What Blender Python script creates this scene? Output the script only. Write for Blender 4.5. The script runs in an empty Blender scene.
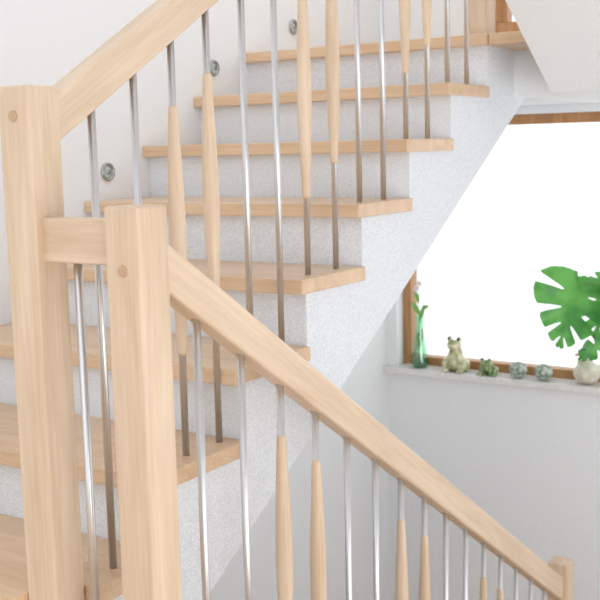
import bpy, bmesh, math, random
from mathutils import Vector, Matrix, Euler
random.seed(3)
H = 2.65            # height of the camera above the lowest floor
scene = bpy.context.scene
COL = scene.collection

# ------------------------------------------------------------ materials
def new_mat(name):
    m = bpy.data.materials.new(name); m.use_nodes = True
    nt = m.node_tree
    return m, nt, nt.nodes["Principled BSDF"]

def srgb(r, g, b):
    f = lambda c: (c/255/12.92) if c/255 <= 0.04045 else ((c/255+0.055)/1.055)**2.4
    return (f(r), f(g), f(b), 1)

def wood(name, c1, c2, rough=0.38, k=1.0):
    m, nt, b = new_mat(name)
    tc = nt.nodes.new("ShaderNodeTexCoord")
    inf = nt.nodes.new("ShaderNodeObjectInfo")
    add = nt.nodes.new("ShaderNodeVectorMath"); add.operation = 'MULTIPLY_ADD'
    add.inputs[1].default_value = (1, 1, 1)
    sc = nt.nodes.new("ShaderNodeVectorMath"); sc.operation = 'SCALE'; sc.inputs['Scale'].default_value = 13.0
    comb = nt.nodes.new("ShaderNodeCombineXYZ")
    for i in range(3): nt.links.new(inf.outputs['Random'], comb.inputs[i])
    nt.links.new(comb.outputs[0], sc.inputs[0])
    nt.links.new(tc.outputs['Object'], add.inputs[0]); nt.links.new(sc.outputs[0], add.inputs[2])
    mp1 = nt.nodes.new("ShaderNodeMapping"); mp1.inputs['Scale'].default_value = (14*k, 14*k, 1.6*k)
    mp2 = nt.nodes.new("ShaderNodeMapping"); mp2.inputs['Scale'].default_value = (160, 160, 7)
    nt.links.new(add.outputs[0], mp1.inputs[0]); nt.links.new(add.outputs[0], mp2.inputs[0])
    n1 = nt.nodes.new("ShaderNodeTexNoise"); n1.inputs['Scale'].default_value = 1.5; n1.inputs['Detail'].default_value = 4; n1.inputs['Distortion'].default_value = .6
    n2 = nt.nodes.new("ShaderNodeTexNoise"); n2.inputs['Scale'].default_value = 1.0; n2.inputs['Detail'].default_value = 3
    nt.links.new(mp1.outputs[0], n1.inputs['Vector']); nt.links.new(mp2.outputs[0], n2.inputs['Vector'])
    mx = nt.nodes.new("ShaderNodeMath"); mx.operation = 'MULTIPLY_ADD'; mx.inputs[1].default_value = .35
    nt.links.new(n2.outputs[0], mx.inputs[0])
    m2 = nt.nodes.new("ShaderNodeMath"); m2.operation = 'MULTIPLY'; m2.inputs[1].default_value = .7
    nt.links.new(n1.outputs[0], m2.inputs[0]); nt.links.new(m2.outputs[0], mx.inputs[2])
    cr = nt.nodes.new("ShaderNodeValToRGB")
    cr.color_ramp.elements[0].position = .36; cr.color_ramp.elements[0].color = c1
    cr.color_ramp.elements[1].position = .68; cr.color_ramp.elements[1].color = c2
    nt.links.new(mx.outputs[0], cr.inputs[0]); nt.links.new(cr.outputs[0], b.inputs['Base Color'])
    b.inputs['Roughness'].default_value = rough
    return m

def plaster(name, c1, c2, scale=260, bump=.25, rough=.85):
    m, nt, b = new_mat(name)
    tc = nt.nodes.new("ShaderNodeTexCoord")
    n = nt.nodes.new("ShaderNodeTexNoise"); n.inputs['Scale'].default_value = scale; n.inputs['Detail'].default_value = 3
    nt.links.new(tc.outputs['Object'], n.inputs['Vector'])
    cr = nt.nodes.new("ShaderNodeValToRGB")
    cr.color_ramp.elements[0].position = .38; cr.color_ramp.elements[0].color = c1
    cr.color_ramp.elements[1].position = .6; cr.color_ramp.elements[1].color = c2
    nt.links.new(n.outputs[0], cr.inputs[0]); nt.links.new(cr.outputs[0], b.inputs['Base Color'])
    bp = nt.nodes.new("ShaderNodeBump"); bp.inputs['Strength'].default_value = bump; bp.inputs['Distance'].default_value = .004
    nt.links.new(n.outputs[0], bp.inputs['Height']); nt.links.new(bp.outputs[0], b.inputs['Normal'])
    b.inputs['Roughness'].default_value = rough
    return m

def mottled(name, c1, c2, scale=20, rough=.3):
    m = plaster(name, c1, c2, scale, .15, rough)
    return m

def plain(name, c, rough=.5, metal=0, trans=0):
    m, nt, b = new_mat(name)
    b.inputs['Base Color'].default_value = c
    b.inputs['Roughness'].default_value = rough
    b.inputs['Metallic'].default_value = metal
    b.inputs['Transmission Weight'].default_value = trans
    return m

M_WOOD = wood("maple_wood", srgb(211, 184, 155), srgb(232, 209, 183))
M_TREAD = wood("tread_wood", srgb(206, 172, 138), srgb(228, 198, 165), .3, .8)
M_WIN = wood("window_wood", srgb(168, 118, 74), srgb(202, 152, 104), .4)
M_PLUG = plain("wood_plug", srgb(198, 164, 134), .5)
M_WALL = plaster("white_wall_paint", srgb(238, 240, 243), srgb(243, 245, 247), 180, .03)
M_STR = plaster("speckled_plaster", srgb(218, 222, 228), srgb(238, 241, 245), 240, .28)
M_STEEL = plain("brushed_steel", (.70, .70, .71, 1), .34, 1)
M_STEELD = plain("lamp_chrome", (.42, .43, .44, 1), .2, 1)
M_SILL = plaster("sill_stone", srgb(228, 226, 223), srgb(236, 235, 232), 60, .01, .35)
M_FLOOR = wood("floor_wood", srgb(206, 172, 138), srgb(228, 198, 165), .35, .6)

# ------------------------------------------------------------ helpers
def link(o, parent=None):
    COL.objects.link(o)
    if parent: o.parent = parent
    return o

def empty(name, loc=(0, 0, 0)):
    e = bpy.data.objects.new(name, None); e.empty_display_size = .1
    e.location = loc; COL.objects.link(e); return e

def mesh_obj(name, bm, mat, parent=None, smooth=False):
    bmesh.ops.recalc_face_normals(bm, faces=bm.faces)
    me = bpy.data.meshes.new(name); bm.to_mesh(me); bm.free()
    if mat: me.materials.append(mat)
    if smooth:
        for p in me.polygons: p.use_smooth = True
    return link(bpy.data.objects.new(name, me), parent)

def box(name, x0, x1, y0, y1, z0, z1, mat, parent=None, bevel=0.0, seg=2):
    bm = bmesh.new()
    bmesh.ops.create_cube(bm, size=1)
    c = Vector(((x0+x1)/2, (y0+y1)/2, (z0+z1)/2+H))
    for v in bm.verts:
        v.co = Vector((v.co.x*(x1-x0), v.co.y*(y1-y0), v.co.z*(z1-z0)))
    if bevel: bmesh.ops.bevel(bm, geom=bm.edges[:], offset=bevel, segments=seg, affect='EDGES', profile=.6)
    o = mesh_obj(name, bm, mat, parent); o.location = c
    return o

def beam(name, p0, p1, wx, wy, mat, parent=None, bevel=.004, seg=3, side=Vector((0, 1, 0)), shear=0.0):
    """prismatic piece whose local Z runs p0->p1, local X is along `side`; shear makes plumb-cut ends."""
    p0 = Vector(p0)+Vector((0, 0, H)); p1 = Vector(p1)+Vector((0, 0, H))
    z = (p1-p0); L = z.length; z.normalize()
    x = (side - z*side.dot(z)).normalized(); y = z.cross(x)
    bm = bmesh.new(); bmesh.ops.create_cube(bm, size=1)
    for v in bm.verts:
        v.co = Vector((v.co.x*wx, v.co.y*wy, (v.co.z+.5)*L+v.co.y*wy*shear))
    if bevel:
        es = bm.edges[:]
        if shear: es = [e for e in bm.edges if abs(e.verts[0].co.z-e.verts[1].co.z) > L*.5]
        bmesh.ops.bevel(bm, geom=es, offset=bevel, segments=seg, affect='EDGES', profile=.5)
    o = mesh_obj(name, bm, mat, parent)
    M = Matrix((x, y, z)).transposed().to_4x4(); M.translation = p0
    o.matrix_world = M
    return o

def lathe(name, prof, mat, parent=None, loc=(0, 0, 0), seg=24, cap=True):
    bm = bmesh.new(); rings = []
    for r, z in prof:
        rings.append([bm.verts.new((r*math.cos(2*math.pi*i/seg), r*math.sin(2*math.pi*i/seg), z)) for i in range(seg)])
    for a, b in zip(rings, rings[1:]):
        for i in range(seg):
            bm.faces.new((a[i], a[(i+1) % seg], b[(i+1) % seg], b[i]))
    if cap:
        bm.faces.new(rings[0][::-1]); bm.faces.new(rings[-1])
    o = mesh_obj(name, bm, mat, parent, True)
    for p in o.data.polygons:
        if len(p.vertices) > 4: p.use_smooth = False
    o.location = Vector(loc)+Vector((0, 0, H))
    return o

def rod(name, x, y, z0, z1, parent, r=.0082):
    return lathe(name, [(r, 0), (r, z1-z0)], M_STEEL, parent, (x, y, z0), 16)

def spindle(name, x, y, z0, L, parent):
    pts = [(0, .0085), (.012, .0105), (.03, .0112), (.12, .0128), (.25, .0158), (.38, .0185), (.48, .0193), (.58, .0188),
           (.7, .0168), (.82, .0140), (.92, .0118), (.975, .0108), (.99, .0100), (1, .0085)]
    return lathe(name, [(r, t*L) for t, r in pts], M_WOOD, parent, (x, y, z0), 24)

def prism(name, pts, y0, y1, mat, parent=None):
    bm = bmesh.new()
    a = [bm.verts.new((x, y0, z+H)) for x, z in pts]
    b = [bm.verts.new((x, y1, z+H)) for x, z in pts]
    n = len(pts)
    bm.faces.new(a); bm.faces.new(b[::-1])
    for i in range(n):
        bm.faces.new((a[i], a[(i+1) % n], b[(i+1) % n], b[i]))
    return mesh_obj(name, bm, mat, parent)

def plug(name, x, y, z, parent, r=.011):
    bm = bmesh.new()
    bmesh.ops.create_cone(bm, cap_ends=True, segments=24, radius1=r, radius2=r*.9, depth=.003)
    o = mesh_obj(name, bm, M_PLUG, parent)
    o.rotation_euler = (0, -math.pi/2, 0); o.location = (x, y, z+H)
    return o

YW = 2.44      # left wall
YR = -0.55     # right wall
XW = 4.62      # window wall
# ------------------------------------------------------------ flight A (main visible flight)
G, R = .297, .175
nose = lambda k: 2.830+G*(3-k)
zb = lambda k: -.0126+R*(3-k)
TT = .038
OV = .036
Y0 = 1.42
stA = empty("staircase", (0, 0, 0))
pts = []
for k in range(9, 0, -1):
    x = nose(k)+OV
    zlow = zb(k+1) if k < 9 else -1.2
    pts.append((x, zlow)); pts.append((x, zb(k)))
pts.append((XW-.001, zb(1)))
pts += [(XW-.001, .174), (3.83, .174), (1.16, .174-.589*(3.83-1.16)), (nose(9)+OV, -1.4)]
prism("plaster_string_and_risers", pts, Y0+.012, YW-.001, M_STR, stA)
SX = Vector((1, 0, 0))
for k in range(9, 1, -1):
    x0, x1 = nose(k), nose(k-1)+OV-.001
    if k == 8:      # housed round the newel post
        beam("tread_%d" % (10-k), ((x0+x1)/2, 1.534, zb(k)+TT/2), ((x0+x1)/2, YW-.001, zb(k)+TT/2), x1-x0, TT, M_TREAD, stA, .002, 2, SX)
        x0 = 1.461
        beam("tread_%d_end" % (10-k), ((x0+x1)/2, Y0, zb(k)+TT/2), ((x0+x1)/2, 1.5345, zb(k)+TT/2), x1-x0, TT, M_TREAD, stA, .002, 2, SX)
        continue
    beam("tread_%d" % (10-k), ((x0+x1)/2, Y0, zb(k)+TT/2), ((x0+x1)/2, YW-.001, zb(k)+TT/2), x1-x0, TT, M_TREAD, stA, .003, 2, SX)
beam("landing_boards", ((nose(1)+XW)/2, Y0, zb(1)+TT/2), ((nose(1)+XW)/2, YW-.001, zb(1)+TT/2), XW-nose(1)-.002, TT, M_TREAD, stA, .003, 2, SX)

# ------------------------------------------------------------ flight B (goes back up, over the lower flight)
YB = 1.22
stB = empty("staircase")
pts = [(XW-.001, .174), (XW-.001, zb(1)), (3.47, zb(1))]
gB = .282
nB = 11
for i in range(nB):
    pts.append((3.47-gB*i, zb(1)+R*(i+1))); pts.append((3.47-gB*(i+1), zb(1)+R*(i+1)))
pts.append((3.47-gB*nB-.5, zb(1)+R*nB)); pts.append((3.47-gB*nB-.5, zb(1)+R*nB-.25))
xe = 3.47-gB*nB
pts.append((xe-.1, .174+.6206*(3.5-xe+.1))); pts.append((3.5, .174))
prism("plaster_string_and_risers", pts, YR+.001, YB, M_WALL, stB)
prism("landing_infill", [(XW-.001, .174), (XW-.001, zb(1)), (3.72, zb(1)), (3.72, .174)], YB, Y0+.012, M_WALL, stB)
for i in range(nB):
    xc = 3.47-gB*(i+.5)+.015
    beam("tread_%d" % (i+1), (xc, YR+.001, zb(1)+R*(i+1)+TT/2), (xc, YB+.01, zb(1)+R*(i+1)+TT/2), gB+.03, TT, M_TREAD, stB, .003, 2, SX)
beam("landing_boards", ((3.44+XW)/2, YR+.001, zb(1)+TT/2), ((3.44+XW)/2, Y0-.001, zb(1)+TT/2), XW-3.44-.002, TT, M_TREAD, stB, .003, 2, SX)

# ------------------------------------------------------------ flight C (goes down)
stC = empty("staircase")
gC, rC = .28, .18125
pts = [(1.48, -1.2-TT)]
for i in range(7):
    pts.append((1.48+gC*i, -1.2-rC*(i+1)-TT)); pts.append((1.48+gC*(i+1), -1.2-rC*(i+1)-TT))
pts.append((1.48+gC*7, -2.65)); pts.append((1.48, -2.65))
prism("plaster_string_and_risers", pts, YR+.001, 1.28, M_STR, stC)
for i in range(7):
    xc = 1.48+gC*(i+.5)+.015; z = -1.2-rC*(i+1)-TT/2
    beam("tread_%d" % (i+1), (xc, YR+.001, z), (xc, 1.295, z), gC+.03, TT, M_TREAD, stC, .003, 2, SX)

# ------------------------------------------------------------ floors
box("floor", -2.6, XW+.25, YR-.15, YW+.2, -2.85, -2.65, M_FLOOR)
fl = empty("landing_floor")
box("landing_slab", -2.6, 1.0, YR, YW, -1.4, -1.2-.015, M_WALL, fl)
box("landing_slab_edge", 1.0, 1.478, YR, Y0, -1.4, -1.2-.015, M_WALL, fl)
box("landing_parquet", -2.6, 1.06, YR, YW, -1.215, -1.2, M_FLOOR, fl)
box("landing_parquet_edge", 1.06, 1.50, YR, Y0, -1.215, -1.2, M_FLOOR, fl)

# ------------------------------------------------------------ walls
box("wall_left", -2.6, XW+.25, YW, YW+.2, -2.65, 2.9, M_WALL)
W3 = (-.3, 3.9, -2.2, .10)      # x0,x1,z0,z1 : unseen side window, added to brighten the stairwell
wr = empty("wall_right")
def rpart(n, x0, x1, z0, z1): box(n, x0, x1, YR-.15, YR, z0, z1, M_WALL, wr)
rpart("left_part", -2.6, W3[0], -2.65, 2.9)
rpart("right_part", W3[1], XW+.25, -2.65, 2.9)
rpart("above", W3[0], W3[1], W3[3], 2.9)
rpart("below", W3[0], W3[1], -2.65, W3[2])
W1 = (-.25, 2.385, -1.075, .138)     # y0,y1,z0,z1 lower opening
W2 = (.1, 1.90, .50, 2.2)
wf = empty("wall_front")
def wpart(n, y0, y1, z0, z1): box(n, XW, XW+.25, y0, y1, z0, z1, M_WALL, wf)
wpart("below_window", YR, YW, -2.65, W1[2]-.03)
wpart("pier_a", W1[1], YW, W1[2]-.03, W1[3])
wpart("pier_b", YR, W1[0], W1[2]-.03, W1[3])
wpart("between", YR, YW, W1[3], W2[2])
wpart("pier_c", W2[1], YW, W2[2], W2[3])
wpart("pier_d", YR, W2[0], W2[2], W2[3])
wpart("above", YR, YW, W2[3], 2.9)

def clear_mat(name, tint, fac):
    m = bpy.data.materials.new(name); m.use_nodes = True
    nt = m.node_tree; nt.nodes.clear()
    o = nt.nodes.new("ShaderNodeOutputMaterial"); t = nt.nodes.new("ShaderNodeBsdfTransparent")
    t.inputs[0].default_value = tint
    g = nt.nodes.new("ShaderNodeBsdfGlossy"); g.inputs['Roughness'].default_value = .03
    mx = nt.nodes.new("ShaderNodeMixShader"); mx.inputs[0].default_value = fac
    nt.links.new(t.outputs[0], mx.inputs[1]); nt.links.new(g.outputs[0], mx.inputs[2]); nt.links.new(mx.outputs[0], o.inputs[0])
    return m
M_PANE = clear_mat("window_glass", (1, 1, 1, 1), .05)
def window(name, W, fw=.05):
    e = empty(name)
    y0, y1, z0, z1 = W
    xa, xb = XW+.07, XW+.14
    box("frame_sill_rail", xa, xb, y0, y1, z0, z0+fw, M_WIN, e, .004)
    box("frame_head", xa, xb, y0, y1, z1-fw, z1, M_WIN, e, .004)
    box("frame_stile_a", xa, xb, y0, y0+fw, z0+fw, z1-fw, M_WIN, e, .004)
    box("frame_stile_b", xa, xb, y1-fw, y1, z0+fw, z1-fw, M_WIN, e, .004)
    box("glass", xa+.03, xa+.036, y0+fw-.005, y1-fw+.005, z0+fw-.005, z1-fw+.005, M_PANE, e)
window("window_1", W1, .045)
window("window_2", W2, .055)
e = empty("added_fill_window")  # out-of-view window added to let fill light in from the right
for n, a in (("frame_bottom", (W3[0], W3[1], W3[2], W3[2]+.05)), ("frame_head", (W3[0], W3[1], W3[3]-.05, W3[3])),
             ("frame_stile_a", (W3[0], W3[0]+.05, W3[2]+.05, W3[3]-.05)), ("frame_stile_b", (W3[1]-.05, W3[1], W3[2]+.05, W3[3]-.05)),
             ("frame_mullion", (1.75, 1.82, W3[2]+.05, W3[3]-.05))):
    box(n, a[0], a[1], YR-.12, YR-.05, a[2], a[3], M_WIN, e, .004)
box("window_sill", XW-.045, XW+.07, YR+.01, YW-.002, W1[2]-.03, W1[2], M_SILL, None, .004)

# ------------------------------------------------------------ railing A
rA = empty("stair_railing")
PW = .08
def post(name, x0, y0, z0, z1, par):
    return beam(name, (x0+PW/2, y0+PW/2, z0), (x0+PW/2, y0+PW/2, z1), PW, PW, M_WOOD, par, .006, 3, SX)
YP = 1.454
post("newel_post_bottom", 1.38, YP, zb(8)+.0005, .128, rA)
plug("plug_1", 1.379, YP+.040, .073, rA)
sA = .600; YRA = 1.481
railbot = lambda x: .026+sA*(x-1.46)
c = .0445
beam("handrail", (1.459, YRA, railbot(1.459)+c), (3.486, YRA, railbot(3.486)+c), .048, .077, M_WOOD, rA, .007, 3, Vector((0, 1, 0)), sA)
post("newel_post_top", 3.485, YP-.01, zb(1)+TT, railbot(3.51)+.16, rA)
def treadtop(x):
    k = 9
    while k > 1 and x >= nose(k-1): k -= 1
    return zb(k)+TT
YRod = 1.468
xs = [1.545, 1.672, 1.797, 1.922, 2.061, 2.197, 2.330, 2.475, 2.612, 2.756, 2.905, 3.055, 3.205, 3.360]
kinds = "rrssrrssrrssrr"
for i, (x, kd) in enumerate(zip(xs, kinds)):
    x += .012
    f = treadtop(x)
    rod("rod_%d" % (i+1), x, YRod, f, railbot(x)+.02, rA)
    if kd == 's':
        spindle("spindle_%d" % (i+1), x, YRod, railbot(x)-.135-.545, .545, rA)

# ------------------------------------------------------------ railing C
rC_ = empty("stair_railing")
YC = 1.245
post("newel_post_top", 1.38, YC-PW/2, -1.2, -.090, rC_)
plug("plug_1", 1.379, YC, -.202, rC_)
sC = .65
railtopC = lambda x: -.160-sC*(x-1.478)
beam("handrail", (1.459, YC, railtopC(1.459)-.046), (3.701, YC, railtopC(3.701)-.046), .048, .078, M_WOOD, rC_, .007, 3, Vector((0, 1, 0)), -sC)
post("newel_post_bottom", 3.70, YC-PW/2, -2.65, -1.555, rC_)
beam("connecting_rail", (1.42, YC+.03, -.155), (1.42, YP+.01, -.155), .040, .083, M_WOOD, rC_, .005, 3, SX)
rod("rod_link", 1.42, 1.390, -1.2, -.19, rC_)
for i in range(15):
    x = 1.580+.1412*i
    top = railtopC(x)-.092
    j = int((x-1.48)/gC)
    foot = -1.2-rC*(j+1) if j < 7 else -2.65
    rod("rod_%d" % (i+1), x, YC, foot, top+.02, rC_)
    if i % 4 in (2, 3):
        spindle("spindle_%d" % (i+1), x, YC, top-.11-.545, .545, rC_)

# ------------------------------------------------------------ recessed step lights on the left wall
M_LENS = plain("lamp_lens", srgb(205, 222, 215), .25)
def steplight(x, z, r=.031):
    e = empty("recessed_step_light", (x, YW, z+H))
    def part(n, prof, mat):
        o = lathe(n, prof, mat, None, (0, 0, 0), 32, False)
        o.parent = e; o.location = (0, 0, 0); o.rotation_euler = (math.pi/2, 0, 0); return o
    part("ring", [(r, .001), (r, .005), (r*.93, .009), (r*.74, .009), (r*.66, .004), (r*.64, .001)], M_STEELD)
    part("lens", [(r*.65, 0.001), (r*.5, .003), (r*.22, .005), (.0005, .005)], M_LENS)
    part("bulb_cap", [(r*.30, .004), (r*.26, .009), (.0005, .010)], M_STEELD)
steplight(2.65, -.058); steplight(3.253, .311+.0); steplight(3.816, .507)

# ------------------------------------------------------------ sill things
ST = W1[2]
def blob(name, parts, mat, parent, vox=.004, sm=6):
    """several ellipsoids fused to one continuous skin. parts: (center, radii, rotation_euler)"""
    bm = bmesh.new()
    for cpos, rad, rot in parts:
        t = bmesh.new(); bmesh.ops.create_uvsphere(t, u_segments=24, v_segments=14, radius=1)
        Mx = Matrix.Translation(cpos) @ Euler(rot).to_matrix().to_4x4() @ Matrix.Diagonal((*rad, 1))
        bmesh.ops.transform(t, matrix=Mx, verts=t.verts)
        me = bpy.data.meshes.new("t"); t.to_mesh(me); t.free(); bm.from_mesh(me); bpy.data.meshes.remove(me)
    o = mesh_obj(name, bm, mat, parent, True)
    r = o.modifiers.new("r", 'REMESH'); r.mode = 'VOXEL'; r.voxel_size = vox; r.use_smooth_shade = True
    s = o.modifiers.new("s", 'SMOOTH'); s.iterations = sm; s.factor = .5
    return o
def part_sphere(name, cpos, rad, mat, parent):
    bm = bmesh.new(); bmesh.ops.create_uvsphere(bm, u_segments=20, v_segments=12, radius=1)
    for v in bm.verts: v.co = Vector((v.co.x*rad[0], v.co.y*rad[1], v.co.z*rad[2]))
    o = mesh_obj(name, bm, mat, parent, True); o.location = cpos; return o
Z3 = (0, 0, 0)
M_CREAM = mottled("ceramic_cream_green", srgb(160, 170, 112), srgb(235, 228, 200), 26)
M_FROG = mottled("ceramic_green", srgb(95, 130, 80), srgb(190, 198, 150), 30)
M_DARK = plain("glaze_dark", srgb(40, 45, 35), .3)
M_SHELL = mottled("ceramic_grey_green", srgb(120, 140, 128), srgb(205, 212, 200), 45, .5)
M_WHITE = mottled("ceramic_white", srgb(205, 200, 178), srgb(236, 232, 218), 25)
M_TEAL = mottled("glaze_teal", srgb(45, 105, 80), srgb(100, 150, 118), 25)
M_BEAK = plain("glaze_ochre", srgb(215, 175, 90), .4)

# seated frog-like garden figurine, upright
e = empty("frog_figurine", (4.640, 2.075, ST+H))
blob("body", [((0, 0, .045), (.046, .050, .045), Z3), ((-.004, 0, .085), (.033, .036, .042), Z3), ((-.012, .004, .130), (.029, .037, .025), Z3),
              ((-.032, .004, .122), (.018, .028, .013), Z3),
              ((-.010, .028, .158), (.013, .013, .015), Z3), ((-.010, -.020, .158), (.013, .013, .015), Z3),
              ((-.034, .022, .060), (.010, .011, .035), (0, 0, 0)), ((-.034, -.022, .060), (.010, .011, .035), (0, 0, 0)),
              ((-.044, .036, .009), (.024, .018, .009), Z3), ((-.044, -.036, .009), (.024, .018, .009), Z3),
              ((.0, .048, .032), (.036, .02, .032), Z3), ((.0, -.048, .032), (.036, .02, .032), Z3)], M_CREAM, e, .003, 3)
part_sphere("eye_1", (-.021, .029, .160), (.005, .007, .007), M_DARK, e)
part_sphere("eye_2", (-.021, -.020, .160), (.005, .007, .007), M_DARK, e)
e = empty("frog_figurine", (4.63, 1.905, ST+H))
blob("body", [((.005, 0, .030), (.040, .032, .026), (0, .35, 0)), ((-.024, .002, .058), (.024, .028, .018), Z3),
              ((-.024, .020, .075), (.009, .009, .010), Z3), ((-.024, -.016, .075), (.009, .009, .010), Z3),
              ((.008, .034, .020), (.030, .012, .020), Z3), ((.008, -.034, .020), (.030, .012, .020), Z3),
              ((-.018, .040, .006), (.022, .010, .006), Z3), ((-.018, -.040, .006), (.022, .010, .006), Z3),
              ((-.030, .020, .026), (.008, .008, .026), Z3), ((-.030, -.020, .026), (.008, .008, .026), Z3),
              ((-.038, .022, .005), (.014, .010, .005), Z3), ((-.038, -.022, .005), (.014, .010, .005), Z3)], M_FROG, e, .003, 3)
part_sphere("eye_1", (-.031, .021, .078), (.004, .005, .005), M_DARK, e)
part_sphere("eye_2", (-.031, -.017, .078), (.004, .005, .005), M_DARK, e)
for yy in (1.755, 1.632):
    bm = bmesh.new(); bmesh.ops.create_uvsphere(bm, u_segments=72, v_segments=36, radius=.040)
    for v in bm.verts:
        a = math.atan2(v.co.y, v.co.x); t = math.acos(max(-1, min(1, v.co.z/.040)))
        k = 1+.045*math.cos(a*14)*math.sin(t)+.02*math.cos(t*16)
        v.co = v.co*k; v.co.z *= .95
    o = mesh_obj("decorative_ball", bm, M_SHELL, None, True)
    o.location = (4.625, yy, ST+H+.0385); o.rotation_euler = (0, .05, yy*3)
e = empty("duck_figurine", (4.640, 1.435, ST+H))
blob("body", [((0, 0, .052), (.060, .062, .052), Z3), ((.01, -.040, .062), (.03, .040, .028), (-.5, 0, 0)), ((0, .01, .098), (.034, .036, .028), Z3)], M_WHITE, e, .004, 4)
blob("head", [((-.002, .014, .140), (.026, .028, .027), Z3), ((-.002, .012, .118), (.022, .022, .022), Z3)], M_TEAL, e, .003, 3)
blob("beak", [((-.024, .034, .136), (.014, .018, .006), (0, 0, .6))], M_BEAK, e, .003, 2)
part_sphere("eye_1", (-.024, .012, .148), (.004, .005, .005), M_DARK, e)
part_sphere("eye_2", (-.004, .040, .148), (.005, .004, .005), M_DARK, e)

# green glass bud vase with sprigs
M_GGL = clear_mat("green_glass", (.74, .94, .80, 1), .14)
M_GRN = plain("stem_green", srgb(105, 160, 80), .5)
M_LEAFB = plain("leaf_light_green", srgb(140, 190, 105), .5)
M_PET = plain("petal_pale", srgb(240, 228, 228), .6)
e = empty("bud_vase", (4.640, 2.268, ST+H))
def child(o): o.parent = e; o.location = (0, 0, 0)
child(lathe("glass_body", [(.002, 0), (.034, .001), (.040, .012), (.041, .035), (.036, .07), (.028, .12), (.021, .17), (.018, .22), (.019, .245), (.024, .26),
                         (.022, .26), (.017, .243), (.016, .22), (.019, .17), (.026, .12), (.034, .07), (.038, .035), (.037, .014), (.002, .006)], M_GGL, None, (0, 0, 0), 32, False))
child(lathe("pebbles", [(.001, .007), (.033, .010), (.036, .03), (.030, .05), (.001, .053)], M_TEAL, None, (0, 0, 0), 24, False))
def tube(name, pts, r, mat, parent, r2=None):
    cu = bpy.data.curves.new(name, 'CURVE'); cu.dimensions = '3D'; cu.bevel_depth = r; cu.bevel_resolution = 2
    sp = cu.splines.new('NURBS'); sp.points.add(len(pts)-1)
    for i, p in enumerate(pts):
        sp.points[i].co = (*p, 1)
        if r2 is not None: sp.points[i].radius = 1+(r2/r-1)*i/(len(pts)-1)
    sp.use_endpoint_u = True; sp.order_u = 3
    cu.materials.append(mat)
    return link(bpy.data.objects.new(name, cu), parent)
def leaflet(name, base, d, w, mat, parent, up=Vector((-1, 0, .2))):
    d = Vector(d); base = Vector(base); L = d.length; dn = d.normalized(); sd = dn.cross(up).normalized(); n = sd.cross(dn)
    bm = bmesh.new(); N = 10; rows = []
    for i in range(N+1):
        t = i/N; ww = w*math.sin(math.pi*min(1, t*.96+.02))**.8
        c0 = base+d*t-Vector((0, 0, 1))*L*.2*t*t
        rows.append([bm.verts.new(c0+sd*ww*s+n*abs(s)*ww*.3) for s in (-1, 0, 1)])
    for a, b in zip(rows, rows[1:]):
        bm.faces.new((a[0], a[1], b[1], b[0])); bm.faces.new((a[1], a[2], b[2], b[1]))
    return mesh_obj(name, bm, mat, parent, True)
tube("stem_1", [(0, 0, .02), (0, .002, .2), (.0, .004, .30), (-.01, -.004, .42)], .0022, M_GRN, e, .0012)
tube("stem_2", [(0, 0, .02), (0, -.002, .2), (.0, -.012, .28), (-.01, -.03, .35)], .0020, M_GRN, e, .001)
leaflet("leaf_1", (0, .002, .26), (-.02, .03, .09), .014, M_LEAFB, e)
leaflet("leaf_2", (0, .0, .24), (-.02, -.035, .08), .014, M_LEAFB, e)
leaflet("leaf_3", (0, .003, .32), (0, .02, .07), .012, M_LEAFB, e)
leaflet("leaf_4", (0, -.01, .29), (0, -.04, .03), .012, M_LEAFB, e)
leaflet("leaf_5", (0, -.002, .10), (0, -.012, .12), .012, M_LEAFB, e)
leaflet("leaf_6", (0, .002, .08), (0, .010, .12), .012, M_LEAFB, e)
for i, (yy, zz) in enumerate([(-.006, .42), (.012, .395)]):
    for a in range(5):
        an = a*2*math.pi/5+i
        leaflet("petal_%d_%d" % (i, a), (-.01, yy, zz), (-.006, .016*math.cos(an), .016*math.sin(an)), .006, M_PET, e)

# monstera in a pot on the sill
def monstera_mat():
    m, nt, b = new_mat("monstera_leaf")
    tc = nt.nodes.new("ShaderNodeTexCoord"); n = nt.nodes.new("ShaderNodeTexNoise"); n.inputs['Scale'].default_value = 11
    nt.links.new(tc.outputs['Object'], n.inputs['Vector'])
    cr = nt.nodes.new("ShaderNodeValToRGB")
    cr.color_ramp.elements[0].position = .38; cr.color_ramp.elements[0].color = srgb(36, 118, 54)
    cr.color_ramp.elements[1].position = .66; cr.color_ramp.elements[1].color = srgb(112, 186, 92)
    nt.links.new(n.outputs[0], cr.inputs[0]); nt.links.new(cr.outputs[0], b.inputs['Base Color'])
    b.inputs['Roughness'].default_value = .32
    tr = nt.nodes.new("ShaderNodeBsdfTranslucent"); tr.inputs[0].default_value = srgb(120, 198, 92)
    mx = nt.nodes.new("ShaderNodeMixShader"); mx.inputs[0].default_value = .3
    nt.links.new(b.outputs[0], mx.inputs[1]); nt.links.new(tr.outputs[0], mx.inputs[2])
    nt.links.new(mx.outputs[0], nt.nodes["Material Output"].inputs[0])
    return m
M_MON = monstera_mat()
def half_width(u):      # heart-shaped envelope, u along midrib (base lobes reach behind u=0)
    t = (u+.28)/1.28
    if t <= 0 or t >= 1: return 0
    return (math.sin(math.pi*t**.72))**.62*(1-.18*t)
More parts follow.
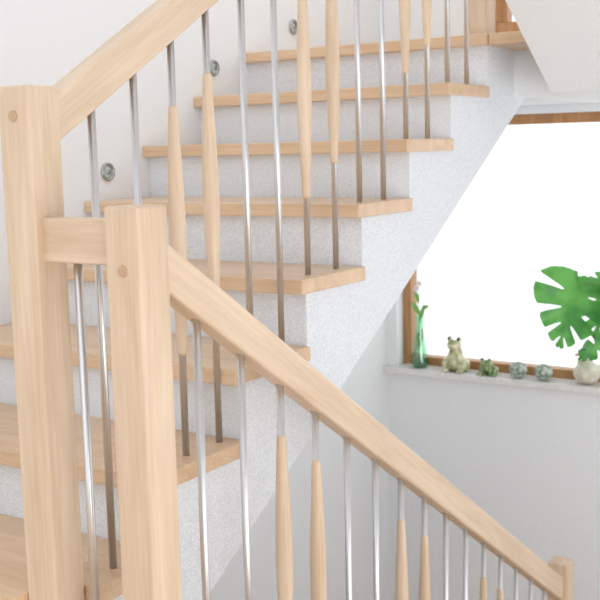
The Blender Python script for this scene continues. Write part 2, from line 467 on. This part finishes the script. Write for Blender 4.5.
def monstera_leaf(name, base, tip, side, W, parent, cuts=5, phase=0.0):
    """heart-shaped blade with deep slits running from the margin towards the midrib"""
    base = Vector(base); tip = Vector(tip); d = tip-base; L = d.length; d.normalize()
    side = Vector(side); side = (side-d*side.dot(d)).normalized(); n = d.cross(side).normalized()
    bm = bmesh.new()
    NU, NV = 180, 16
    for s in (-1, 1):
        grid = []
        for i in range(NU+1):
            q = -.02+.98*i/NU
            ang = math.radians(150-128*(q**.62 if q > 0 else 0))     # angle from tip direction
            frac = (q*cuts+phase) % 1.0
            edge = min(frac, 1-frac)       # 0 at a slit centre
            reach = 0; st = .02
            while reach < 1.4:
                uu = q+(reach+st)*math.cos(ang)*.9+.15*(reach+st)**2*(1 if q > .15 else 0)
                vv = (reach+st)*math.sin(ang)
                if vv > half_width(uu) or uu < -.28: break
                reach += st
            slit = 1.0 if edge > .15 else .34+.66*(edge/.15)**2.2
            if q > .9 or q < .03: slit = 1
            rnd = 1-.16*(1-min(1, edge/.5))**3
            tot = reach*slit*rnd
            row = []
            for j in range(NV+1):
                r_ = tot*j/NV
                u = q+r_*math.cos(ang)*.9+.15*r_*r_*(1 if q > .15 else 0); v = r_*math.sin(ang)
                droop = -.28*L*max(0, u-.15)**2
                bend = .42*v*v
                row.append(bm.verts.new(base+d*(u*L)+side*(s*v*W)-n*(bend*W)+Vector((0, 0, droop))+n*(.09*W*abs(math.sin((q*cuts+phase)*math.pi))*(j/NV))))
            grid.append(row)
        for a_, b_ in zip(grid, grid[1:]):
            for j in range(NV):
                try: bm.faces.new((a_[j], a_[j+1], b_[j+1], b_[j]))
                except ValueError: pass
    bmesh.ops.remove_doubles(bm, verts=bm.verts, dist=.0003)
    return mesh_obj(name, bm, M_MON, parent, True)
e = empty("potted_monstera", (0, 0, 0))
px, py = 4.655, 1.17
lathe("pot", [(.002, 0), (.055, 0), (.060, .01), (.078, .12), (.083, .125), (.083, .14), (.074, .14), (.070, .115), (.002, .115)], M_WHITE, e, (px, py, ST), 32, False)
lathe("soil", [(.072, .0), (.0005, .004)], M_DARK, e, (px, py, ST+.118), 24, False)
def leaf(name, b, t, side, w, mid, cuts=5, ph=0.):
    o = monstera_leaf(name, (b[0], b[1], b[2]+H), (t[0], t[1], t[2]+H), side, w, e, cuts, ph)
    tube("stem_"+name, [(px, py, ST+H+.11), (mid[0], mid[1], mid[2]+H), (b[0], b[1], b[2]+H)], .005, M_GRN, e, .003)
leaf("leaf_big", (4.54, 1.445, -.615), (4.44, 1.50, -.835), (-.25, .93, .28), .205, (4.60, 1.25, -.55))
leaf("leaf_back", (4.60, 1.33, -.62), (4.56, 1.38, -.82), (.2, .9, -.35), .18, (4.63, 1.2, -.6), 5, .4)
leaf("leaf_right", (4.62, 1.15, -.55), (4.50, 1.02, -.75), (0, .8, -.4), .15, (4.63, 1.16, -.7))
leaf("leaf_low", (4.60, 1.36, -.88), (4.55, 1.45, -.93), (0, .3, .8), .06, (4.64, 1.22, -.86), 4)

# ------------------------------------------------------------ light
w = bpy.data.worlds.new("World"); scene.world = w; w.use_nodes = True
bg = w.node_tree.nodes["Background"]
bg.inputs[0].default_value = (.92, .96, 1, 1); bg.inputs[1].default_value = 1.6
def area(name, loc, rot, sx, sy, power, col=(1, 1, 1)):
    l = bpy.data.lights.new(name, 'AREA'); l.shape = 'RECTANGLE'; l.size = sx; l.size_y = sy; l.energy = power; l.color = col
    o = bpy.data.objects.new(name, l); o.location = (loc[0], loc[1], loc[2]+H); o.rotation_euler = rot; COL.objects.link(o); return o
# added fill lamp outside the added side window, aimed towards the window wall
area("side_fill_lamp", (.5, YR-1.5, -1.3), (math.pi/2, 0, -math.radians(55)), 2.6, 2.0, 55, (1, .985, .96))

# ------------------------------------------------------------ camera
f = 1060.0; p = math.atan(150/f); a = math.radians(32.55); r = .0225
Fh = Vector((math.cos(a), math.sin(a), 0)); R0 = Vector((math.sin(a), -math.cos(a), 0))
F = Fh*math.cos(p)-Vector((0, 0, 1))*math.sin(p); U0 = R0.cross(F)
Rt = R0*math.cos(r)-U0*math.sin(r); Up = R0*math.sin(r)+U0*math.cos(r)
M = Matrix((Rt, Up, -F)).transposed().to_4x4(); M.translation = (0, 0, H)
cam = bpy.data.cameras.new("camera"); co = bpy.data.objects.new("camera", cam); COL.objects.link(co)
co.matrix_world = M
cam.sensor_width = 36; cam.lens = f/600*36
cam.dof.use_dof = True; cam.dof.focus_distance = 2.2; cam.dof.aperture_fstop = 8
scene.camera = co
scene.view_settings.view_transform = 'Standard'
scene.view_settings.look = 'None'
